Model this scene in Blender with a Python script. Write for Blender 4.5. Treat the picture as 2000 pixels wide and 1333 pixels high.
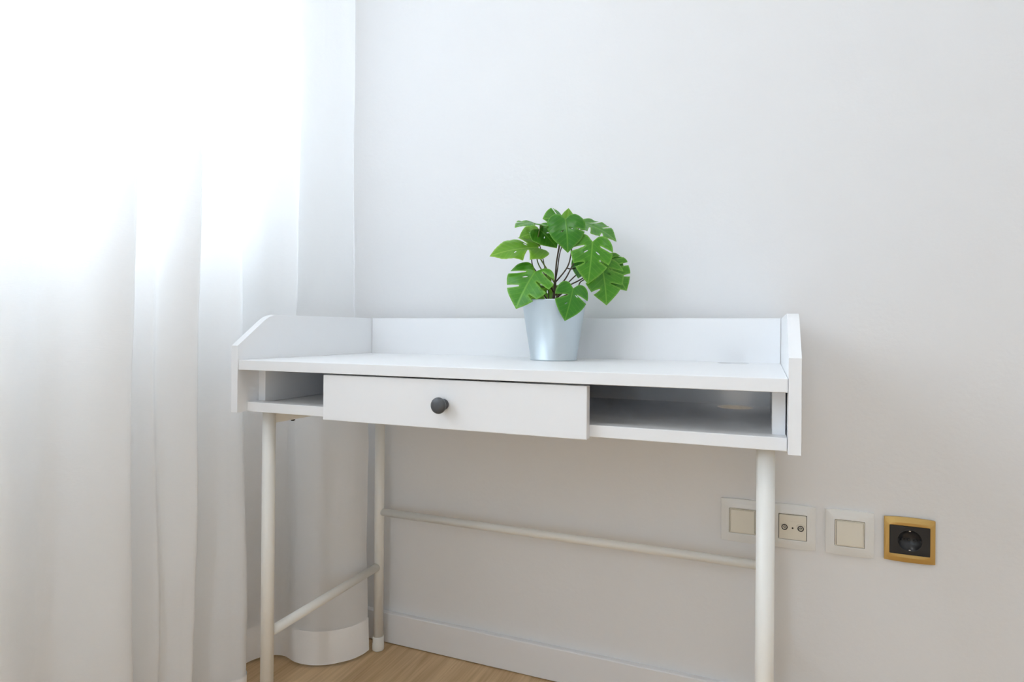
import bpy, bmesh, math, random
from mathutils import Vector, Matrix, noise
from mathutils.geometry import delaunay_2d_cdt
for o in list(bpy.data.objects): bpy.data.objects.remove(o)
S = bpy.context.scene; COL = S.collection
PI = math.pi
random.seed(4)

# ------------------------------------------------------------------ camera
F_PX, SHIFT_PX = 1207.94, -23.877          # for a 2000 px wide frame
YAW, PITCH, ROLL = -.3885, .0021, .0082
def cam_axes():
    c, s = math.cos, math.sin
    f = Vector((s(YAW)*c(PITCH), c(YAW)*c(PITCH), s(PITCH))); r = Vector((c(YAW), -s(YAW), 0)); u = r.cross(f)
    return r*c(ROLL)+u*s(ROLL), -r*s(ROLL)+u*c(ROLL), f
R_, U_, F_ = cam_axes()
cd = bpy.data.cameras.new('camera'); cam = bpy.data.objects.new('camera', cd); COL.objects.link(cam)
m = Matrix.Identity(4)
for i in range(3): m[i][0], m[i][1], m[i][2] = R_[i], U_[i], -F_[i]
m.translation = (.9547, -.9016, .8212); cam.matrix_world = m
cd.sensor_width = 36; cd.sensor_fit = 'HORIZONTAL'; cd.lens = F_PX/2000*36; cd.shift_y = SHIFT_PX/2000
cd.clip_start = .02
S.camera = cam
S.cycles.use_light_tree = False; S.cycles.max_bounces = 9; S.cycles.diffuse_bounces = 8; S.cycles.glossy_bounces = 3; S.cycles.transparent_max_bounces = 6; S.cycles.caustics_reflective = False; S.cycles.caustics_refractive = False

# ------------------------------------------------------------------ sky, daylight, exposure
SKY = 9.5
w = bpy.data.worlds.new('sky'); S.world = w; w.use_nodes = True
bg = w.node_tree.nodes['Background']; bg.inputs[0].default_value = (.775, .86, 1, 1); bg.inputs[1].default_value = SKY
vs = S.view_settings; vs.view_transform = 'Standard'; vs.look = 'None'; vs.gamma = 1; vs.use_curve_mapping = False
vs.exposure = .04
def portal(name, loc, rot, sx, sy):        # daylight sampling through a window opening (gives no light of its own)
    l = bpy.data.lights.new(name, 'AREA'); l.shape = 'RECTANGLE'; l.size = sx; l.size_y = sy; l.cycles.is_portal = True
    o = bpy.data.objects.new(name, l); COL.objects.link(o); o.location = loc; o.rotation_euler = rot
# room: x from XL (window wall) to XR, y from YF (behind the camera) to YB (wall with the desk)
XL, XR, YF, YB, ZC = -.25, 2.7, -2.7, .489, 2.5
W1 = dict(y0=-1.8, y1=.25, z0=.98, z1=2.15)      # window in the left wall
W_FILL = dict(x0=.6, x1=1.0, z0=.1, z1=1.7)       # unseen window added behind the camera for frontal daylight fill
portal('portal_1', (XL-.03, (W1['y0']+W1['y1'])/2, (W1['z0']+W1['z1'])/2), (0, -PI/2, 0), W1['z1']-W1['z0'], W1['y1']-W1['y0'])
portal('portal_fill', ((W_FILL['x0']+W_FILL['x1'])/2, YF-.03, (W_FILL['z0']+W_FILL['z1'])/2), (PI/2, 0, 0), W_FILL['x1']-W_FILL['x0'], W_FILL['z1']-W_FILL['z0'])

# ------------------------------------------------------------------ materials
def mat(name, col, rough=.5, metal=0, **kw):
    m = bpy.data.materials.new(name); m.use_nodes = True
    b = m.node_tree.nodes['Principled BSDF']
    b.inputs['Base Color'].default_value = (*col, 1); b.inputs['Roughness'].default_value = rough; b.inputs['Metallic'].default_value = metal
    for k, v in kw.items(): b.inputs[k].default_value = v
    return m
def N(m, t, **kw):
    n = m.node_tree.nodes.new(t)
    for k, v in kw.items(): setattr(n, k, v)
    return n
def L(m, a, b): m.node_tree.links.new(a, b)
def BS(m): return m.node_tree.nodes['Principled BSDF']
def add_bump(m, scale, strength, dist=.001, detail=4, vec=(1, 1, 1)):
    tc = N(m, 'ShaderNodeTexCoord'); mp = N(m, 'ShaderNodeMapping'); mp.inputs['Scale'].default_value = vec
    nz = N(m, 'ShaderNodeTexNoise'); nz.inputs['Scale'].default_value = scale; nz.inputs['Detail'].default_value = detail
    bp = N(m, 'ShaderNodeBump'); bp.inputs['Strength'].default_value = strength; bp.inputs['Distance'].default_value = dist
    L(m, tc.outputs['Object'], mp.inputs['Vector']); L(m, mp.outputs[0], nz.inputs['Vector']); L(m, nz.outputs[0], bp.inputs['Height']); L(m, bp.outputs[0], BS(m).inputs['Normal'])
    return nz
M_wall = mat('wall_paint', (.80, .80, .805), .7); add_bump(M_wall, 90, .22, .002, 5)
M_ceil = mat('ceiling_paint', (.92, .92, .92), .8); M_wall2 = mat('bounce_fill_paint', (.90, .90, .895), .7)  # second paint whiter than wall_paint, put on unseen walls as bounce fill
M_trim = mat('trim_paint', (.83, .83, .84), .35); add_bump(M_trim, 40, .05)
M_lam = mat('white_laminate', (.862, .868, .88), .42); add_bump(M_lam, 300, .04, .0005)
M_coat = mat('cream_powder_coat', (.84, .83, .79), .32)
M_foot = mat('foot_plastic', (.80, .79, .74), .5)
M_knob = mat('knob_grey', (.075, .08, .088), .33)
M_screw = mat('screw_dark', (.06, .05, .04), .4, 1)
M_plate = mat('plate_white', (.80, .80, .785), .3)
M_ivory = mat('ivory_plastic', (.78, .74, .64), .35)
M_seam = mat('seam_dark', (.12, .11, .09), .8)
M_gold = mat('brass_satin', (.62, .41, .14), .38, .75); add_bump(M_gold, 60, .08, .0005, 3, (1, 1, 12))
M_black = mat('black_plastic', (.018, .019, .022), .28)
M_steel = mat('steel', (.75, .75, .75), .25, 1)
M_soil = mat('soil', (.05, .035, .022), .95); add_bump(M_soil, 200, .8, .004)
M_frame = mat('window_plastic', (.85, .85, .85), .4)

M_zinc = mat('galvanised_metal', (.60, .67, .71), .46, .9)
nz = add_bump(M_zinc, 60, .05, .0005, 4, (1, 1, .15))
def glass():
    m = bpy.data.materials.new('pane_glass'); m.use_nodes = True; nt = m.node_tree; nt.nodes.clear()
    o = N(m, 'ShaderNodeOutputMaterial'); t = N(m, 'ShaderNodeBsdfTransparent'); g = N(m, 'ShaderNodeBsdfGlossy'); g.inputs['Roughness'].default_value = .02
    x = N(m, 'ShaderNodeMixShader'); x.inputs[0].default_value = .06; t.inputs[0].default_value = (.96, .98, .97, 1)
    L(m, t.outputs[0], x.inputs[1]); L(m, g.outputs[0], x.inputs[2]); L(m, x.outputs[0], o.inputs[0]); return m
M_glass = glass()
def curtain_mat(name, dif, tra, thru):
    m = bpy.data.materials.new(name); m.use_nodes = True; nt = m.node_tree; nt.nodes.clear()
    o = N(m, 'ShaderNodeOutputMaterial'); d = N(m, 'ShaderNodeBsdfDiffuse'); t = N(m, 'ShaderNodeBsdfTranslucent')
    d.inputs[0].default_value = (.96, .955, .95, 1); t.inputs[0].default_value = (.95, .95, .95, 1)
    a = N(m, 'ShaderNodeMixShader'); a.inputs[0].default_value = tra/(tra+dif)
    tc = N(m, 'ShaderNodeTexCoord'); mp = N(m, 'ShaderNodeMapping'); mp.inputs['Scale'].default_value = (60, 60, 900)
    w1 = N(m, 'ShaderNodeTexNoise'); w1.inputs['Scale'].default_value = 1; w1.inputs['Detail'].default_value = 3
    n2 = N(m, 'ShaderNodeTexNoise'); n2.inputs['Scale'].default_value = 14; n2.inputs['Detail'].default_value = 4
    ad = N(m, 'ShaderNodeMath', operation='MULTIPLY_ADD'); ad.inputs[1].default_value = .15
    bp = N(m, 'ShaderNodeBump'); bp.inputs['Strength'].default_value = .35; bp.inputs['Distance'].default_value = .004
    L(m, tc.outputs['Object'], mp.inputs[0]); L(m, mp.outputs[0], w1.inputs['Vector']); L(m, tc.outputs['Object'], n2.inputs['Vector'])
    L(m, w1.outputs[0], ad.inputs[0]); L(m, n2.outputs[0], ad.inputs[2]); L(m, ad.outputs[0], bp.inputs['Height'])
    L(m, bp.outputs[0], d.inputs['Normal']); L(m, bp.outputs[0], t.inputs['Normal'])
    L(m, d.outputs[0], a.inputs[1]); L(m, t.outputs[0], a.inputs[2]); L(m, a.outputs[0], o.inputs[0])
    return m
M_curt = curtain_mat('sheer_white_cloth', .63, .37, 0)
M_hem = curtain_mat('hem_cloth', .95, .05, .0)
def wood():
    m = mat('oak_laminate', (.4, .26, .14), .42); b = BS(m)
    tc = N(m, 'ShaderNodeTexCoord'); oi = N(m, 'ShaderNodeObjectInfo'); ad = N(m, 'ShaderNodeVectorMath', operation='ADD'); sc = N(m, 'ShaderNodeVectorMath', operation='SCALE'); sc.inputs['Scale'].default_value = 20
    co = N(m, 'ShaderNodeCombineXYZ'); L(m, oi.outputs['Random'], co.inputs[0]); L(m, oi.outputs['Random'], co.inputs[1]); L(m, co.outputs[0], sc.inputs[0])
    L(m, tc.outputs['Object'], ad.inputs[0]); L(m, sc.outputs[0], ad.inputs[1])
    mp = N(m, 'ShaderNodeMapping'); mp.inputs['Scale'].default_value = (26, 2.0, 1); L(m, ad.outputs[0], mp.inputs[0])
    n1 = N(m, 'ShaderNodeTexNoise'); n1.inputs['Scale'].default_value = 1; n1.inputs['Detail'].default_value = 6; n1.inputs['Distortion'].default_value = .6; L(m, mp.outputs[0], n1.inputs['Vector'])
    mp2 = N(m, 'ShaderNodeMapping'); mp2.inputs['Scale'].default_value = (150, 5, 1); L(m, ad.outputs[0], mp2.inputs[0])
    n2 = N(m, 'ShaderNodeTexNoise'); n2.inputs['Scale'].default_value = 1; n2.inputs['Detail'].default_value = 3; L(m, mp2.outputs[0], n2.inputs['Vector'])
    mx = N(m, 'ShaderNodeMath', operation='MULTIPLY_ADD'); mx.inputs[1].default_value = .45; L(m, n2.outputs[0], mx.inputs[0]); 
    hf = N(m, 'ShaderNodeMath', operation='MULTIPLY'); hf.inputs[1].default_value = .62; L(m, n1.outputs[0], hf.inputs[0]); L(m, hf.outputs[0], mx.inputs[2])
    cr = N(m, 'ShaderNodeValToRGB'); e = cr.color_ramp.elements
    e[0].position = .36; e[0].color = (.47, .30, .145, 1); e[1].position = .70; e[1].color = (.76, .55, .32, 1)
    L(m, mx.outputs[0], cr.inputs[0]); L(m, cr.outputs[0], b.inputs['Base Color'])
    return m
M_wood = wood()
def leaf_mat(name, dark, mid, light):
    m = mat(name, mid, .3); b = BS(m)
    uv = N(m, 'ShaderNodeUVMap', uv_map='leaf'); sx = N(m, 'ShaderNodeSeparateXYZ'); L(m, uv.outputs[0], sx.inputs[0])
    av = N(m, 'ShaderNodeMath', operation='ABSOLUTE'); L(m, sx.outputs[1], av.inputs[0])
    # side veins: bands in u - .75|v|
    k = N(m, 'ShaderNodeMath', operation='MULTIPLY_ADD'); k.inputs[1].default_value = -.75; L(m, av.outputs[0], k.inputs[0]); L(m, sx.outputs[0], k.inputs[2])
    f = N(m, 'ShaderNodeMath', operation='MULTIPLY'); f.inputs[1].default_value = 46; L(m, k.outputs[0], f.inputs[0])
    s = N(m, 'ShaderNodeMath', operation='SINE'); L(m, f.outputs[0], s.inputs[0])
    r1 = N(m, 'ShaderNodeMapRange'); r1.inputs[1].default_value = .72; r1.inputs[2].default_value = 1; r1.inputs[4].default_value = .16; L(m, s.outputs[0], r1.inputs[0])
    r2 = N(m, 'ShaderNodeMapRange'); r2.inputs[1].default_value = .0; r2.inputs[2].default_value = .028; r2.inputs[3].default_value = .7; r2.inputs[4].default_value = 0; L(m, av.outputs[0], r2.inputs[0])
    vx = N(m, 'ShaderNodeMath', operation='MAXIMUM'); L(m, r1.outputs[0], vx.inputs[0]); L(m, r2.outputs[0], vx.inputs[1])
    at = N(m, 'ShaderNodeAttribute', attribute_name='rim'); 
    tc = N(m, 'ShaderNodeTexCoord'); nz = N(m, 'ShaderNodeTexNoise'); nz.inputs['Scale'].default_value = 55; nz.inputs['Detail'].default_value = 3; L(m, tc.outputs['Object'], nz.inputs['Vector'])
    c1 = N(m, 'ShaderNodeMix', data_type='RGBA'); c1.inputs['A'].default_value = (*dark, 1); c1.inputs['B'].default_value = (*mid, 1); L(m, nz.outputs[0], c1.inputs['Factor'])
    c2 = N(m, 'ShaderNodeMix', data_type='RGBA'); c2.inputs['B'].default_value = (*light, 1); L(m, c1.outputs['Result'], c2.inputs['A']); L(m, vx.outputs[0], c2.inputs['Factor'])
    c3 = N(m, 'ShaderNodeMix', data_type='RGBA'); c3.inputs['B'].default_value = (*light, 1); L(m, c2.outputs['Result'], c3.inputs['A']); L(m, at.outputs['Fac'], c3.inputs['Factor'])
    L(m, c3.outputs['Result'], b.inputs['Base Color'])
    bp = N(m, 'ShaderNodeBump'); bp.inputs['Strength'].default_value = .3; bp.inputs['Distance'].default_value = .001; L(m, vx.outputs[0], bp.inputs['Height']); L(m, bp.outputs[0], b.inputs['Normal'])
    tr = N(m, 'ShaderNodeBsdfTranslucent'); L(m, c3.outputs['Result'], tr.inputs[0]); mx = N(m, 'ShaderNodeMixShader'); mx.inputs[0].default_value = .25
    L(m, b.outputs[0], mx.inputs[1]); L(m, tr.outputs[0], mx.inputs[2]); L(m, mx.outputs[0], m.node_tree.nodes['Material Output'].inputs[0])
    return m
M_leafs = [leaf_mat('leaf_green', (.05, .235, .014), (.11, .39, .024), (.27, .58, .07)),
           leaf_mat('leaf_dark_green', (.03, .19, .012), (.065, .30, .018), (.18, .46, .05)),
           leaf_mat('leaf_light_green', (.13, .36, .02), (.22, .50, .035), (.42, .66, .10))]
M_stem = mat('stem_brown', (.075, .048, .025), .5)
M_stemg = mat('stem_green', (.16, .20, .04), .5)
nzs = None

# ------------------------------------------------------------------ mesh helpers
def obj(name, bm, m, parent=None, bevel=0, smooth=False, seg=2):
    bmesh.ops.recalc_face_normals(bm, faces=bm.faces)
    me = bpy.data.meshes.new(name); bm.to_mesh(me); bm.free()
    if m: me.materials.append(m)
    o = bpy.data.objects.new(name, me); COL.objects.link(o); o.parent = parent
    if smooth:
        for p in me.polygons: p.use_smooth = True
    if bevel:
        b = o.modifiers.new('bevel', 'BEVEL'); b.width = bevel; b.segments = seg; b.limit_method = 'ANGLE'; b.angle_limit = .6; b.harden_normals = False
    return o
def empty(name, loc=(0, 0, 0)):
    o = bpy.data.objects.new(name, None); COL.objects.link(o); o.location = loc; o.empty_display_size = .05; return o
def tag(o, label, cat, group=None):
    o['label'] = label; o['category'] = cat
    if group: o['group'] = group
    return o
def struct(o, label=None):
    o['kind'] = 'structure'
    if label: o['label'] = label
    return o
def box(bm, x0, x1, y0, y1, z0, z1):
    v = [bm.verts.new(p) for p in ((x0,y0,z0),(x1,y0,z0),(x1,y1,z0),(x0,y1,z0),(x0,y0,z1),(x1,y0,z1),(x1,y1,z1),(x0,y1,z1))]
    for f in ((0,3,2,1),(4,5,6,7),(0,1,5,4),(1,2,6,5),(2,3,7,6),(3,0,4,7)): bm.faces.new([v[i] for i in f])
    return bm
def B(*a): return box(bmesh.new(), *a)
def tube(bm, pts, rad, n=20, cap=True):
    pts = [Vector(p) for p in pts]; rings = []; prev = None
    for i, p in enumerate(pts):
        t = (pts[min(i+1, len(pts)-1)]-pts[max(i-1, 0)]).normalized()
        if prev is None: a = t.orthogonal().normalized()
        else: a = (prev-t*prev.dot(t)).normalized()
        prev = a; b = t.cross(a); r = rad[i] if isinstance(rad, (list, tuple)) else rad
        rings.append([bm.verts.new(p+(a*math.cos(k*2*PI/n)+b*math.sin(k*2*PI/n))*r) for k in range(n)])
    for A, Bq in zip(rings, rings[1:]):
        for k in range(n): bm.faces.new((A[k], A[(k+1)%n], Bq[(k+1)%n], Bq[k]))
    if cap: bm.faces.new(rings[0][::-1]); bm.faces.new(rings[-1])
    return bm
def lathe(bm, prof, n=48, mtx=None):      # prof: (r, z) pairs, closed to the axis where r == 0
    rings = []
    for r, z in prof:
        if r < 1e-6: rings.append([bm.verts.new((0, 0, z))])
        else: rings.append([bm.verts.new((r*math.cos(k*2*PI/n), r*math.sin(k*2*PI/n), z)) for k in range(n)])
    for A, C in zip(rings, rings[1:]):
        for k in range(n):
            j = (k+1) % n
            if len(A) == 1 and len(C) == 1: continue
            if len(A) == 1: bm.faces.new((A[0], C[k], C[j]))
            elif len(C) == 1: bm.faces.new((A[k], A[j], C[0]))
            else: bm.faces.new((A[k], A[j], C[j], C[k]))
    if mtx: bmesh.ops.transform(bm, matrix=mtx, verts=bm.verts)
    return bm
def inside(p, poly):
    x, y = p; c = False; j = len(poly)-1
    for i in range(len(poly)):
        xi, yi = poly[i]; xj, yj = poly[j]
        if (yi > y) != (yj > y) and x < (xj-xi)*(y-yi)/(yj-yi)+xi: c = not c
        j = i
    return c
def fill(outline, holes=(), extra=()):
    """triangulate an outline with holes; returns points, triangles"""
    pts, edges = [], []
    for loop in [outline, *holes]:
        s = len(pts); pts += [Vector(p) for p in loop]
        edges += [(s+i, s+(i+1) % len(loop)) for i in range(len(loop))]
    pts += [Vector(p) for p in extra]
    v, e, f, *_ = delaunay_2d_cdt(pts, edges, [], 0, 1e-7)
    tris = []
    for t in f:
        c = sum((v[i] for i in t), Vector((0, 0)))/len(t)
        if inside(c, outline) and not any(inside(c, h) for h in holes): tris.append(t)
    return v, tris
def slab(outline, holes, to3, depth):
    """extruded plate: outline in 2D, to3(p, t) -> 3D with t in {0,1}"""
    bm = bmesh.new(); v, tris = fill(outline, holes)
    a = [bm.verts.new(to3(p, 0)) for p in v]; b = [bm.verts.new(to3(p, 1)) for p in v]
    cnt = {}
    for t in tris:
        bm.faces.new([a[i] for i in t]); bm.faces.new([b[i] for i in reversed(t)])
        for i in range(3):
            k = (t[i], t[(i+1) % 3]); cnt[frozenset(k)] = cnt.get(frozenset(k), []) + [k]
    for k, l in cnt.items():
        if len(l) == 1:
            i, j = l[0]; bm.faces.new((a[j], a[i], b[i], b[j]))
    return bm
def circle(cx, cy, r, n=32): return [(cx+r*math.cos(2*PI*k/n), cy+r*math.sin(2*PI*k/n)) for k in range(n)]
def rrect(x0, x1, y0, y1, r, n=5):
    out = []
    for cx, cy, a in ((x1-r, y1-r, 0), (x0+r, y1-r, 90), (x0+r, y0+r, 180), (x1-r, y0+r, 270)):
        out += [(cx+r*math.cos(math.radians(a+90*k/n)), cy+r*math.sin(math.radians(a+90*k/n))) for k in range(n+1)]
    return out

# ------------------------------------------------------------------ the room
T = .12
struct(obj('wall_back', B(XL-T, XR+T, YB, YB+T, -.05, ZC), M_wall), 'white painted plaster wall behind the desk')
def holed_wall(name, o2, hole, to3):
    return struct(obj(name, slab(o2, [hole], to3, 1), M_wall2 if name == 'wall_left' else M_wall))
holed_wall('wall_left', [(YF-T, -.05), (YB, -.05), (YB, ZC), (YF-T, ZC)], [(W1['y0'], W1['z0']), (W1['y1'], W1['z0']), (W1['y1'], W1['z1']), (W1['y0'], W1['z1'])], lambda p, t: (XL-t*T*1.0, p[0], p[1]))
holed_wall('wall_front', [(XL, -.05), (XR+T, -.05), (XR+T, ZC), (XL, ZC)], [(W_FILL['x0'], W_FILL['z0']), (W_FILL['x1'], W_FILL['z0']), (W_FILL['x1'], W_FILL['z1']), (W_FILL['x0'], W_FILL['z1'])], lambda p, t: (p[0], YF-t*T, p[1]))
struct(obj('wall_right', B(XR, XR+T, YF, YB, -.05, ZC), M_wall2))
struct(obj('ceiling', B(XL-T, XR+T, YF-T, YB+T, ZC, ZC+.1), M_ceil))
fl = struct(obj('floor', B(XL, XR, YF, YB, -.05, -.009), M_seam), 'light oak plank floor')
pw, plen = .192, 1.285; i = 0
x = XL+.002-.07
while x < XR-.01:
    y = YB-.004-((i*.37) % 1)*plen; ys_ = [YB-.004]
    while y > YF+.02: ys_.append(y); y -= plen
    ys_.append(YF+.004)
    for a, b in zip(ys_, ys_[1:]):
        xa, xb = max(x, XL+.002), min(x+pw, XR-.002)
        if a-b < .03 or xb-xa < .01: continue
        cx, cy = (xa+xb)/2, (a+b)/2
        p = obj('plank', B(xa-cx+.00015, xb-cx-.00015, b-cy+.00015, a-cy-.00015, -.009, 0), M_wood, fl); p.location = (cx, cy, 0)
    x += pw; i += 1
# baseboards: flat face with a softened top edge, a thin shadow gap above the floor
HB, TB = .079, .015
def baseboard(name, x0, x1, y0, y1): return struct(obj(name, B(x0, x1, y0, y1, .0015, HB), M_trim, None, .0025, False, 3))
baseboard('baseboard_back', XL+TB, XR-TB, YB-TB, YB)
baseboard('baseboard_left', XL, XL+TB, YF+TB, YB)
baseboard('baseboard_right', XR-TB, XR, YF+TB, YB)
# windows
def window(name, along, a0, a1, z0, z1, wallpos, n, label):
    """along 'y': in the left wall; 'x': in the wall behind the camera"""
    def bb(a, b, d0, d1, c, d): return B(wallpos-d1, wallpos-d0, a, b, c, d) if along == 'y' else B(a, b, wallpos-d1, wallpos-d0, c, d)
    root = struct(empty(name), label); fw = .05
    def part(nm, bm, m, p=root, bv=.003): return obj(nm, bm, m, p, bv)
    part('frame_head', bb(a0, a1, .05, .11, z1-fw, z1), M_frame); part('frame_sill', bb(a0, a1, .05, .11, z0, z0+fw), M_frame)
    part('frame_jamb', bb(a0, a0+fw, .05, .11, z0+fw, z1-fw), M_frame); part('frame_jamb', bb(a1-fw, a1, .05, .11, z0+fw, z1-fw), M_frame)
    wd = (a1-a0-2*fw)/n
    for k in range(n):
        b0 = a0+fw+k*wd; b1 = b0+wd; s = .045
        sash = part('sash', bb(b0, b0+s, .045, .10, z0+fw, z1-fw), M_frame)
        bm = bmesh.new(); 
        part('sash', bb(b1-s, b1, .045, .10, z0+fw, z1-fw), M_frame); part('sash', bb(b0+s, b1-s, .045, .10, z0+fw, z0+fw+s), M_frame); part('sash', bb(b0+s, b1-s, .045, .10, z1-fw-s, z1-fw), M_frame)
        part('pane', bb(b0+s, b1-s, .07, .076, z0+fw+s, z1-fw-s), M_glass, root, 0)
    return root
w1 = window('window_1', 'y', W1['y0'], W1['y1'], W1['z0'], W1['z1'], XL, 3, 'bright window glowing behind the white curtain')
obj('window_sill', B(XL-.05, XL+.02, W1['y0']-.03, W1['y1']+.03, W1['z0']-.025, W1['z0']), M_frame, w1, .003)
window('fill_window', 'x', W_FILL['x0'], W_FILL['x1'], W_FILL['z0'], W_FILL['z1'], YF, 1, None)  # added opening that brightens the desk front and the low shadows

# ------------------------------------------------------------------ curtain
# plan of the cloth near the top and at the floor, from the near end to the corner: (x, y)
CT = [(-.12,-.78),(-.08,-.70),(-.125,-.61),(-.08,-.52),(-.12,-.44),(-.085,-.345),(-.11,-.27),(-.095,-.21),(-.078,-.16),(-.082,-.142),(-.098,-.15),(-.118,-.185),(-.128,-.20),(-.138,-.185),(-.135,-.15),(-.12,-.115),(-.105,-.095),(-.112,-.07),(-.09,-.03),(-.078,-.006),(-.092,-.004),(-.112,-.04),(-.125,-.065),(-.138,-.055),(-.138,-.01),(-.12,.04),(-.10,.08),(-.092,.10),(-.11,.12),(-.135,.15),(-.13,.20),(-.105,.25),(-.088,.283),(-.098,.292),(-.115,.285),(-.128,.30),(-.125,.335),(-.105,.39),(-.09,.44),(-.083,.4884)]
CB = [(-.125,-.80),(-.075,-.72),(-.13,-.62),(-.07,-.52),(-.13,-.44),(-.08,-.345),(-.115,-.27),(-.09,-.21),(-.068,-.165),(-.07,-.148),(-.088,-.148),(-.105,-.165),(-.118,-.168),(-.124,-.15),(-.118,-.125),(-.10,-.10),(-.09,-.085),(-.10,-.07),(-.08,-.04),(-.07,-.02),(-.085,-.012),(-.105,-.03),(-.115,-.035),(-.12,-.02),(-.11,.01),(-.09,.04),(-.07,.07),(-.058,.097),(-.10,.125),(-.17,.165),(-.208,.21),(-.208,.25),(-.19,.295),(-.15,.312),(-.10,.3015),(-.056,.305),(-.018,.325),(.012,.358),(.024,.388),(.026,.418)]
assert len(CT) == len(CB)
def catmull(P, n):
    out = []; P = [Vector(p) for p in P]; k = len(P)
    for i in range(k-1):
        p0, p1, p2, p3 = P[max(i-1, 0)], P[i], P[i+1], P[min(i+2, k-1)]
        for j in range(n):
            t = j/n; out.append(.5*((2*p1)+(p2-p0)*t+(2*p0-5*p1+4*p2-p3)*t*t+(3*p1-p0-3*p2+p3)*t**3))
    out.append(P[-1]); return out
NS = 12
ct, cb = catmull(CT, NS), catmull(CB, NS)
NC = len(ct); FAR = 28*NS
def sstep(a, b, x): t = min(1, max(0, (x-a)/(b-a))); return t*t*(3-2*t)
def curtain_pt(i, z):
    wl = 1-sstep(0, 2.1, z)**.8                          # slow change down the length
    wf = .93*(1-sstep(.50, .90, z)) + .07*(1-sstep(0, 1.5, z))   # the far end spreads below the desk
    f = sstep(FAR-1.5*NS, FAR+1.5*NS, i); wgt = wl*(1-f)+wf*f
    p = ct[i].lerp(cb[i], wgt)
    y = p.y; x = p.x
    a = noise.noise((x*9, y*9, z*2.2)); b = noise.noise((y*22+5, x*22, z*9+a)); low = 1-sstep(.1, 1.3, z)
    amp = .006+.004*low
    x += a*amp + b*.0022*(.4+low)
    if z > .62 and y > -.02: x = min(x, -.006)
    return Vector((x, min(y+.3*a*amp*(1 if i < NC-2*NS else 0), .4884), z))
def curtain_strip(name, m, z0, z1, nz, off=0, i0=0):
    me = bpy.data.meshes.new(name); V = []; Fc = []
    for k in range(nz+1):
        z = z0+(z1-z0)*k/nz
        row = [curtain_pt(i, z) for i in range(i0, NC)]
        if off:
            r2 = []
            for i, p in enumerate(row):
                t = row[min(i+1, len(row)-1)]-row[max(i-1, 0)]; nrm = Vector((t.y, -t.x, 0)).normalized(); r2.append(p+nrm*off)
            row = r2
        V += row
    n = NC-i0
    for k in range(nz):
        for i in range(n-1): Fc.append((k*n+i, k*n+i+1, (k+1)*n+i+1, (k+1)*n+i))
    me.from_pydata(V, [], Fc); me.materials.append(m); me.polygons.foreach_set('use_smooth', [True]*len(Fc))
    o = bpy.data.objects.new(name, me); COL.objects.link(o); return o
cur = curtain_strip('curtain', M_curt, .006, 2.44, 170)
tag(cur, 'long sheer white curtain hanging in folds to the floor at left', 'curtain')
hem = curtain_strip('hem', M_hem, .006, .088, 8, .002); hem.parent = cur
tr = struct(obj('trim_1', B(XL+.09, XL+.19, YF+.3, YB-.02, 2.435, ZC), M_frame), 'curtain track')

# ------------------------------------------------------------------ ceiling lamp
def ceiling_lamp(loc, power, col):
    r = empty('ceiling_lamp', loc); tag(r, 'round white ceiling lamp above the room', 'lamp')
    obj('lamp_base', lathe(bmesh.new(), [(0, 0), (.19, 0), (.20, -.01), (.20, -.045), (.185, -.05), (.185, -.03), (0, -.03)], 48), M_frame, r, 0, True)
    me = bpy.data.materials.new('lamp_glow'); me.use_nodes = True; b = BS(me); b.inputs['Emission Color'].default_value = (*col, 1); b.inputs['Emission Strength'].default_value = power
    obj('diffuser', lathe(bmesh.new(), [(.184, -.046), (.16, -.062), (.09, -.075), (0, -.08)], 48), me, r, 0, True)
ceiling_lamp((.80, -.62, ZC), 11, (1, .98, .94))

# ------------------------------------------------------------------ desk
desk = empty('desk', (0, 0, 0)); tag(desk, 'white desk with raised sides, one drawer and tubular metal legs', 'desk')
t = .016; ZB, ZCH, ZT, YCH, DI, DO = .658, .787, .849, .085, .438, .45
ZD, ZDB, YS, ZS0, ZS1, YV = .7593, .7405, .0238, .658, .6766, .053
def side_panel(x0):
    a, b = Vector((0, ZCH)), Vector((YCH, ZT)); c = Vector((DO, ZT))
    p1 = b+(a-b).normalized()*.022; p2 = b+(c-b).normalized()*.022
    arc = [p1.lerp(b, s).lerp(b.lerp(p2, s), s) for s in [k/8 for k in range(9)]]
    ol = [(0, ZB), (DO, ZB), (DO, ZT)]+[tuple(p) for p in reversed(arc)]+[(0, ZCH)]
    return obj('side_panel', slab(ol, [], lambda p, k: (x0+k*t, p[0], p[1]), 1), M_lam, desk, .0009)
side_panel(0); side_panel(1-t)
obj('back_panel', B(t+.0008, 1-t-.0008, DI, DO, ZB, ZT), M_lam, desk, .0008)
g = .0005
obj('desktop', slab([(t+g, .0014), (1-t-g, .0014), (1-t-g, DI-g), (t+g, DI-g)], [circle(.897, .404, .030)], lambda p, k: (p[0], p[1], ZDB+(ZD-ZDB)*k), 1), M_lam, desk, .0009)
obj('shelf', slab([(t+g, YV), (1-t-g, YV), (1-t-g, DI-.004), (t+g, DI-.004)], [circle(.901, .388, .033)], lambda p, k: (p[0], p[1], ZS0+.0005+(.0150)*k), 1), M_lam, desk, .0007)
obj('shelf_rail', B(t+g, 1-t-g, YS, YV-.0004, ZS0, ZS1), M_lam, desk, .0011)
obj('divider', B(t+.0004, t+.018, YV, DI-.001, .6740, ZDB-.0004), M_lam, desk, .0008)
obj('divider', B(1-t-.0195, 1-t-.0018, YV, DI-.001, .6740, ZDB-.0004), M_lam, desk, .0008)
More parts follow.
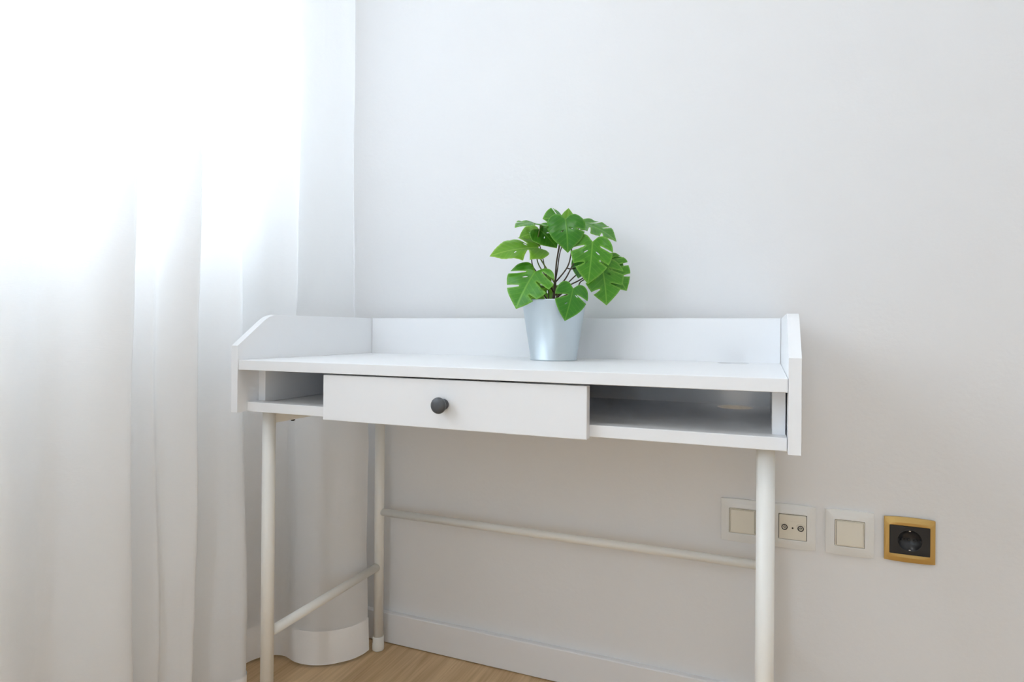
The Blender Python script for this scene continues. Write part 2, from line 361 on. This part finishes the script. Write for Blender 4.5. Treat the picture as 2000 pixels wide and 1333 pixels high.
# drawer
dr = obj('drawer', B(.2145, .7065, .006, .0228, .6558, .7375), M_lam, desk, .0012)
obj('drawer_side', B(.245, .257, .0229, .40, .679, .728), M_lam, dr, .0006); obj('drawer_side', B(.585, .597, .0229, .36, .679, .728), M_lam, dr, .0006)
obj('drawer_back', B(.257, .585, .348, .36, .679, .728), M_lam, dr, .0006); obj('drawer_bottom', B(.257, .585, .0229, .348, .679, .684), M_lam, dr)
kp = [(0, 0), (.0088, 0), (.0092, .0012), (.0086, .0035), (.0066, .0060), (.0058, .009), (.0066, .0125), (.0100, .0148), (.0128, .0165), (.0136, .0190), (.0132, .0215), (.0118, .0236), (.0112, .0240), (.0100, .0250), (.006, .0262), (0, .0266)]
kb = lathe(bmesh.new(), kp, 40, Matrix.Translation((.4625, .006, .697)) @ Matrix.Rotation(PI/2, 4, 'X'))
k = obj('knob', kb, M_knob, dr, 0, True); k['label'] = 'dark grey round knob'
# legs and frame
LX, LYF, LYR, RL = .0432, .0545, .4385, .0125
for x in (LX, 1-LX):
    for y in (LYF, LYR):
        lg = obj('leg', tube(bmesh.new(), [(x, y, .030), (x, y, ZS0-.0002)], RL, 32), M_coat, desk, 0, True)
        for p in lg.data.polygons: p.use_smooth = len(p.vertices) == 4
        f = obj('foot', lathe(bmesh.new(), [(0, 0), (.0128, 0), (.0146, .0012), (.0150, .004), (.0150, .016), (.0142, .018), (.0142, .034), (.0136, .0355), (0, .0355)], 32, Matrix.Translation((x, y, 0))), M_foot, lg, 0, True)
    rl = obj('frame_rail', B(x-.010, x+.010, LYF+.004, LYR-.004, .632, ZS0-.0003), M_coat, desk, .003)
    for yy in (.119, .37): obj('screw', lathe(bmesh.new(), [(0, -.003), (.003, -.003), (.0045, -.0015), (.0045, .001), (0, .001)], 16, Matrix.Translation((x+.002, yy, .6315))), M_screw, rl, 0, True)
    obj('stretcher', tube(bmesh.new(), [(x, LYF+.0105, .214), (x, LYR-.0105, .214)], .0100, 28), M_coat, desk, 0, True)
obj('stretcher', tube(bmesh.new(), [(LX+.009, LYR, .353), (1-LX-.009, LYR, .353)], .0093, 28), M_coat, desk, 0, True)

# ------------------------------------------------------------------ switches and sockets on the wall
def plate_mesh(wd, ht, hole, th, bulge, dome):
    """frame with softly bowed top and bottom edges, pillowed towards the middle, with an opening"""
    n = 14; hw, hh = wd/2, ht/2; ol = []
    for s in range(n): q = -1+2*s/n; ol.append((q*hw, -hh+bulge*(q*q)))
    for s in range(n): q = -1+2*s/n; ol.append((hw, (hh-bulge)*q))
    for s in range(n): q = 1-2*s/n; ol.append((q*hw, hh-bulge*(q*q)))
    for s in range(n): q = 1-2*s/n; ol.append((-hw, (hh-bulge)*q))
    ex = [(a*hw*.93, b*hh*.93) for a in [i/6 for i in range(-6, 7)] for b in [j/6 for j in range(-6, 7)]]
    ho = rrect(-hole[0]/2, hole[0]/2, -hole[1]/2, hole[1]/2, .0012, 3)
    ex = [p for p in ex if not (abs(p[0]) < hole[0]/2+.002 and abs(p[1]) < hole[1]/2+.002)]
    bm = bmesh.new(); v, tris = fill(ol, [ho], ex)
    def front(p):
        q = (1-(1-abs(p[0]/hw)**3.2)*(1-abs(p[1]/hh)**3.2)); return -(th-dome*q)
    a = [bm.verts.new((p[0], 0, p[1])) for p in v]; b = [bm.verts.new((p[0], front(p), p[1])) for p in v]; cnt = {}
    for tt in tris:
        bm.faces.new([a[i] for i in tt]); bm.faces.new([b[i] for i in reversed(tt)])
        for i in range(3): kk = (tt[i], tt[(i+1) % 3]); cnt.setdefault(frozenset(kk), []).append(kk)
    for l in cnt.values():
        if len(l) == 1: i, j = l[0]; bm.faces.new((a[j], a[i], b[i], b[j]))
    return bm
PZ = .4248
def switch_plate(name, xc, label, cat, kind, group=None):
    r = empty(name, (xc, YB, PZ)); tag(r, label, cat, group)
    gold = kind == 'power'
    hole = (.0665, .0545) if gold else (.0525, .0515)
    pl = obj('frame', plate_mesh(.0855 if not gold else .084, .0905 if not gold else .086, hole, .0112, .0018, .0055), M_gold if gold else M_plate, r, .0007)
    if not gold: obj('backing', B(-.0262, .0262, -.004, 0, -.0257, .0257), M_seam, r)
    if kind == 'switch':
        # rocker, tipped a little, in a slim inner surround
        obj('surround', slab(rrect(-.0255, .0255, -.025, .025, .001, 3), [rrect(-.0238, .0238, -.0236, .0236, .001, 3)], lambda p, k: (p[0], -.0092*k-.0005, p[1]), 1), M_ivory, r, .0004)
        rk = obj('rocker', B(-.0233, .0233, -.0046, .004, -.0231, .0231), M_ivory, r, .0008); rk.location = (0, -.0068, 0); rk.rotation_euler = (math.radians(-2.5), 0, 0)
    elif kind == 'tv':
        jz, js = -.0010, .0150
        holes = [circle(-js, jz, .0059, 24), circle(js, jz, .0059, 24), circle(0, jz-.0006, .0017, 12)]
        c = obj('cover', slab(rrect(-.0252, .0252, -.0247, .0247, .0015, 3), holes, lambda p, k: (p[0], -.0060-.0045*k, p[1]), 1), M_ivory, r, .0004)
        obj('lid_strip', B(-.0246, .0246, -.0113, -.0103, .0125, .0240), M_ivory, r, .0004)
        obj('ridge', B(-.0004, .0004, -.0110, -.0103, -.0240, -.0050), M_ivory, r)
        obj('screw', lathe(bmesh.new(), [(0, 0), (.0016, 0), (.0016, .004), (0, .004)], 14, Matrix.Translation((0, -.0062, jz-.0006)) @ Matrix.Rotation(PI/2, 4, 'X')), M_screw, r, 0, True)
        for s in (-js, js):
            j = obj('jack', lathe(bmesh.new(), [(.0058, 0), (.0058, .0064), (.0050, .0069), (.0043, .0062), (.0041, .0012), (0, .001)], 28, Matrix.Translation((s, -.0045, jz)) @ Matrix.Rotation(PI/2, 4, 'X')), M_black, r, 0, True)
            obj('jack_ring', lathe(bmesh.new(), [(.0040, 0), (.0040, .0062), (.0034, .0066), (.0026, .0062), (.0026, .001)], 24, Matrix.Translation((s, -.0045, jz)) @ Matrix.Rotation(PI/2, 4, 'X')), M_ivory, j, 0, True)
            obj('jack_pin', lathe(bmesh.new(), [(0, .0058), (.0012, .0056), (.0014, .005), (.0014, 0)], 14, Matrix.Translation((s, -.0045, jz)) @ Matrix.Rotation(PI/2, 4, 'X')), M_steel, j, 0, True)
            arc = [(s+.0088*math.cos(a), -.0108, jz+.0088*math.sin(a)) for a in [math.radians(25+130*q/12) for q in range(13)]]
            obj('jack_rim', tube(bmesh.new(), arc, .0006, 8), M_ivory, c, 0, True)
    else:
        ins = obj('insert', slab(rrect(-.0330, .0330, -.0270, .0270, .0008, 3), [circle(0, 0, .0196, 40)], lambda p, k: (p[0], -.0088*k, p[1]), 1), M_black, r, .0005)
        obj('well', lathe(bmesh.new(), [(.0212, .0086), (.0208, .0098), (.0196, .0094), (.0192, .001), (0, .0006)], 44, Matrix.Rotation(PI/2, 4, 'X')), M_black, ins, 0, True)
        for s in (-.0095, .0095): obj('pin_hole', lathe(bmesh.new(), [(.0034, .0006), (.0034, .0022), (.0024, .0024), (.0024, .0008), (0, .0008)], 20, Matrix.Translation((s, 0, 0)) @ Matrix.Rotation(PI/2, 4, 'X')), M_black, ins, 0, True)
        obj('center_screw', lathe(bmesh.new(), [(.0026, .0006), (.0026, .0024), (.0016, .0026), (0, .0020)], 20, Matrix.Rotation(PI/2, 4, 'X')), M_black, ins, 0, True)
        for s in (-1, 1): obj('earth_clip', B(-.0017, .0017, -.0086, -.001, s*.0182-.0009, s*.0182+.0009), M_steel, ins, .0004)
        for s in (-1, 1): obj('guide_rib', B(s*.0186-.0014, s*.0186+.0014, -.0088, -.001, -.0022, .0022), M_black, ins, .0004)
    return r
switch_plate('light_switch', .9135, 'white wall switch partly hidden behind the desk leg', 'switch', 'switch', 'row of wall plates')
switch_plate('aerial_socket', 1.0090, 'white wall plate with two round television aerial jacks', 'socket', 'tv', 'row of wall plates')
switch_plate('light_switch', 1.1115, 'white square wall switch between aerial socket and brass power socket', 'switch', 'switch', 'row of wall plates')
switch_plate('power_socket', 1.2130, 'black round power socket in a brass frame', 'socket', 'power', 'row of wall plates')

# ------------------------------------------------------------------ potted plant
PC = Vector((.546, .327, ZD)); plant = empty('potted_plant', PC)
tag(plant, 'artificial monstera plant in a galvanised metal pot on the desk', 'plant')
H = .1245; R0, R1 = .0485, .0670
prof = [(0, .0012), (R0-.004, .0012), (R0-.003, 0), (R0-.0006, 0), (R0, .0014), (R0, .003), (R0-.0007, .0038), (R1-.0005, H-.004), (R1+.0003, H-.0028), (R1+.0006, H-.0012), (R1, H), (R1-.0012, H-.0002), (R1-.0016, H-.003), (R0-.0022, .005), (0, .005)]
pot = obj('pot', lathe(bmesh.new(), prof, 96), M_zinc, plant, 0, True); pot['label'] = 'galvanised metal pot'
md = pot.modifiers.new('edge', 'EDGE_SPLIT'); md.split_angle = .9
so = bmesh.new(); lathe(so, [(0, .1065), (.02, .107), (.045, .105), (.0615, .1035), (.0605, .098), (0, .098)], 40)
for v in so.verts: v.co.z += .0016*noise.noise(v.co*150)
obj('soil', so, M_soil, plant, 0, True)
# plant frame: r to the right, d out of the wall, z up (metres from the rim centre)
RX = Vector((.9255, -.3788*-1, 0)); DX = Vector((.3788, -.9255, 0))
def P3(zx, zy, d):
    k = .0002713*(1-d/1.285)
    return RX*((zx-640)*k)+DX*d+Vector((0, 0, H+(800-zy)*k))
MARGIN = [(0, 0), (-.05, .05), (-.145, .15), (-.165, .28), (-.09, .41), (.06, .50), (.23, .53), (.40, .50), (.56, .43), (.70, .33), (.82, .21), (.92, .095), (1, 0)]
def leaf_outline(cuts):
    """outline of a split leaf: base notch at (0,0), tip at (1,0); slits run from the margin towards the midrib"""
    def half(sgn, cut):
        mg = catmull(MARGIN, 8); n = len(mg); out = []; i = 0
        spans = []
        for c, gap, dep in cut:
            a = int(c*(n-1)); g = max(1, int(round(gap*(n-1)/2))); spans.append((a-g, a+g, dep, mg[a]))
        while i < n:
            sp = next((q for q in spans if q[0] == i), None)
            if sp is None: out.append((mg[i].x, sgn*mg[i].y)); i += 1; continue
            a, b, dep, o = sp; A, Bm = mg[a], mg[b]
            inn = Vector((o.x-.30*o.y*dep*1.1-.02, o.y*(1-dep))); wv = (Bm-A).normalized()*.016
            for p in (A, A.lerp(inn-wv, .5)-(Bm-A)*.06, inn-wv, inn-(o-inn).normalized()*.014, inn+wv, Bm.lerp(inn+wv, .5)+(Bm-A)*.06, Bm): out.append((p.x, sgn*p.y))
            i = b+1
        return out
    A = half(1, cuts[0]); Bq = half(-1, cuts[1])
    return A+Bq[-2:0:-1]
def hole_shape(u, v, lu, lv, ang, n=10):
    c, s = math.cos(ang), math.sin(ang)
    return [(u+c*lu*math.cos(q)-s*lv*math.sin(q), v+s*lu*math.cos(q)+c*lv*math.sin(q)) for q in [2*PI*k/n for k in range(n)]]
CUTS = {  # slits (place along the margin, opening, depth) on each side; holes (u, v, half length, half width, angle)
 0: (([(.52, .035, .62), (.70, .035, .55)], [(.50, .03, .60), (.66, .03, .5)]), [(.26, .15, .060, .016, .95), (.28, -.15, .065, .017, -.95), (.52, .10, .05, .012, .8)]),
 1: (([(.58, .07, .74)], [(.55, .04, .66)]), [(.22, -.15, .06, .017, -1.0), (.50, .11, .05, .014, .8)]),
 2: (([(.44, .045, .66), (.58, .045, .68), (.74, .04, .55)], [(.50, .045, .66), (.68, .04, .6)]), [(.22, -.13, .06, .018, -1.0)]),
 3: (([(.60, .03, .45)], []), [(.32, .13, .06, .016, .9), (.40, -.12, .055, .014, -.9)]),
}
def make_leaf(att, tip, width, nh, cut, m, curl=.12, fold=.16, roll=0, seed=0, flip=False):
    rng = random.Random(seed)
    (ca, cb_), hs = CUTS[cut]
    ol = leaf_outline((cb_, ca) if flip else (ca, cb_))
    holes = [hole_shape(u, -v if flip else v, lu, lv, -a if flip else a) for u, v, lu, lv, a in hs]
    ex = [(u/22, v/22) for u in range(-5, 23) for v in range(-13, 14)]
    ex = [p for p in ex if inside(p, ol)]
    v, tris = fill(ol, holes, ex)
    me_v = []; uvs = []; rims = []
    mid = tip-att; ln = mid.length; e = mid.normalized(); nh = RX*nh[0]+Vector((0, 0, nh[1]))+DX*nh[2]
    nrm = (nh-e*nh.dot(e)).normalized(); lat = nrm.cross(e)
    if roll: q = Matrix.Rotation(roll, 3, e); nrm = q @ nrm; lat = q @ lat
    # distance to the outline gives the pale margin
    segs = list(zip(ol, ol[1:]+ol[:1]))
    nb = len(ol)
    for i, p in enumerate(v):
        u, w = p
        z = fold*abs(w)-.55*fold*w*w/.4 - curl*(u-.5)**2*1.3 + curl*.325 + .016*math.sin(u*17+seed)*abs(w)*2 - .30*curl*w*w
        z += .0035*math.sin(46*(u-.75*abs(w)))*min(1, abs(w)*5) + .05*noise.noise((u*2.3+seed*3.1, w*2.6+(2 if w > 0 else -2), seed))*min(1, abs(w)*4)
        me_v.append(att+e*(u*ln)+lat*(w*ln*width)+nrm*(z*ln)); uvs.append((u, w))
        dmin = 1
        for (ax, ay), (bx, by) in segs:
            dx, dy = bx-ax, by-ay; l2 = dx*dx+dy*dy or 1e-9; tt = max(0, min(1, ((u-ax)*dx+(w-ay)*dy)/l2))
            dq = (ax+tt*dx-u)**2+(ay+tt*dy-w)**2
            if dq < dmin: dmin = dq
        rims.append(max(0, 1-math.sqrt(dmin)/.035)*.85)
    me = bpy.data.meshes.new('leaf'); me.from_pydata(me_v, [], [tuple(x) for x in tris]); me.materials.append(m)
    uvl = me.uv_layers.new(name='leaf')
    for lp in me.loops: uvl.data[lp.index].uv = uvs[lp.vertex_index]
    at = me.attributes.new('rim', 'FLOAT', 'POINT'); at.data.foreach_set('value', rims)
    for p in me.polygons: p.use_smooth = True
    o = bpy.data.objects.new('leaf', me); COL.objects.link(o); o.parent = plant
    sd = o.modifiers.new('thickness', 'SOLIDIFY'); sd.thickness = .0007; sd.offset = 0
    return o
G, DK, LT = M_leafs
LEAVES = [  # attach, tip (zoom px, depth), width, normal hint (r, z, d), cut, material, curl, fold
 ((715,176,.034), (730,442,.052), 1.0, (0,.55,.85), 3, DK, .30, .10),
 ((922,352,.046), (886,682,.056), .92, (.05,.25,.95), 0, G, .22, .10),
 ((485,585,.036), (335,878,.052), 1.10, (-.25,.5,.8), 2, G, .18, .14),
 ((770,718,.066), (704,973,.076), .92, (.1,.25,.95), 1, DK, .22, .12),
 ((508,395,.004), (134,470,.030), .80, (-.1,.74,.66), 1, LT, .16, .10),
 ((552,225,.002), (322,250,.045), 1.05, (-.15,.90,.42), 2, G, .30, .10),
 ((518,272,-.034), (372,318,-.024), 1.0, (-.1,.45,.85), 3, LT, .2, .1),
 ((712,200,-.002), (540,175,.026), 1.25, (-.05,.55,.8), 1, G, .3, .1),
 ((742,215,-.034), (757,80,-.042), .75, (0,-.2,.95), 3, LT, .1, .12),
 ((868,205,-.012), (1114,345,.014), .95, (.15,.80,.5), 2, G, .22, .1),
 ((1035,505,-.004), (1198,722,.004), 1.15, (.35,.3,.85), 2, G, .15, .14),
 ((1000,535,.022), (1037,840,.030), 1.00, (.15,.3,.9), 2, G, .2, .12),
 ((872,470,.004), (822,630,.010), 1.0, (-.3,.2,.9), 3, DK, .15, .1),
 ((625,670,-.034), (440,806,-.024), 1.1, (-.1,.45,.85), 0, LT, .15, .12),
 ((528,252,-.016), (660,396,-.004), 1.05, (.05,.5,.85), 3, G, .2, .12),
 ((1042,590,-.022), (1165,455,-.026), 1.1, (.3,.35,.85), 2, G, .12, .12),
]
for i, (a, b, wd, nh, cut, mm, cu, fo) in enumerate(LEAVES):
    make_leaf(P3(*a), P3(*b), wd, nh, cut, mm, cu, fo, 0, i, i % 2 == 1)
def bez(pts, n=14): return [Vector(p) for p in (catmull3(pts, n))]
def catmull3(P, n):
    out = []; k = len(P)
    for i in range(k-1):
        p0, p1, p2, p3 = P[max(i-1, 0)], P[i], P[i+1], P[min(i+2, k-1)]
        for j in range(n):
            t_ = j/n; out.append(.5*((2*p1)+(p2-p0)*t_+(2*p0-5*p1+4*p2-p3)*t_*t_+(3*p1-p0-3*p2+p3)*t_**3))
    out.append(P[-1]); return out
def petiole(pts, r0, r1, m=M_stem, name='petiole'):
    c = bez([P3(*p) for p in pts], 8); n = len(c)
    return obj(name, tube(bmesh.new(), c, [r0+(r1-r0)*i/(n-1) for i in range(n)], 10), m, plant, 0, True)
petiole([(640,905,0), (638,790,0), (645,690,0), (650,640,0)], .0032, .0026, M_stem, 'stem')
PT = [
 ([(650,655,0), (655,520,.004), (672,405,.012), (700,260,.022), (715,185,.032)], .0016),
 ([(650,660,0), (735,550,.01), (765,440,.016), (780,300,.01), (868,208,-.012)], .0014),
 ([(655,700,.004), (720,640,.014), (780,520,.03), (850,400,.04), (922,354,.044)], .0014),
 ([(640,660,0), (590,570,.0), (530,470,-.002), (515,400,-.004), (512,330,-.004), (530,240,-.002), (546,226,0)], .0014),
 ([(632,690,.002), (560,590,.0), (513,500,-.006), (505,380,-.014), (512,262,-.018), (526,252,-.018)], .0013),
 ([(628,720,.004), (540,620,.006), (475,540,.004), (468,440,.0), (505,397,.004)], .0013),
 ([(634,735,.002), (600,670,.012), (560,620,.02), (488,585,.034)], .0015),
 ([(590,800,.004), (545,735,.006), (520,700,0), (612,690,-.03)], .0014),
 ([(650,790,.006), (700,745,.03), (742,715,.05), (768,717,.064)], .0014),
 ([(655,780,.002), (730,700,.012), (840,640,.016), (930,580,.018), (1000,536,.02)], .0014),
 ([(650,760,.0), (760,650,.0), (830,590,-.002), (950,540,-.004), (1033,506,-.006)], .0013),
 ([(660,790,-.004), (810,715,-.006), (850,650,-.01), (960,600,-.02), (1042,577,-.022)], .0013),
 ([(735,552,.01), (782,556,.008), (840,520,.004), (872,472,.002)], .0011),
 ([(645,690,0), (668,560,-.014), (690,420,-.022), (735,300,-.03), (742,218,-.034)], .0012),
 ([(650,650,0), (660,500,-.006), (680,360,-.008), (712,208,-.006)], .0012),
 ([(600,790,-.004), (598,700,-.012), (560,480,-.026), (525,330,-.034), (518,274,-.034)], .0011),
]
for i, (p, r) in enumerate(PT): petiole(p, r*1.15, r*.8, M_stemg if i in (3, 4) else M_stem)
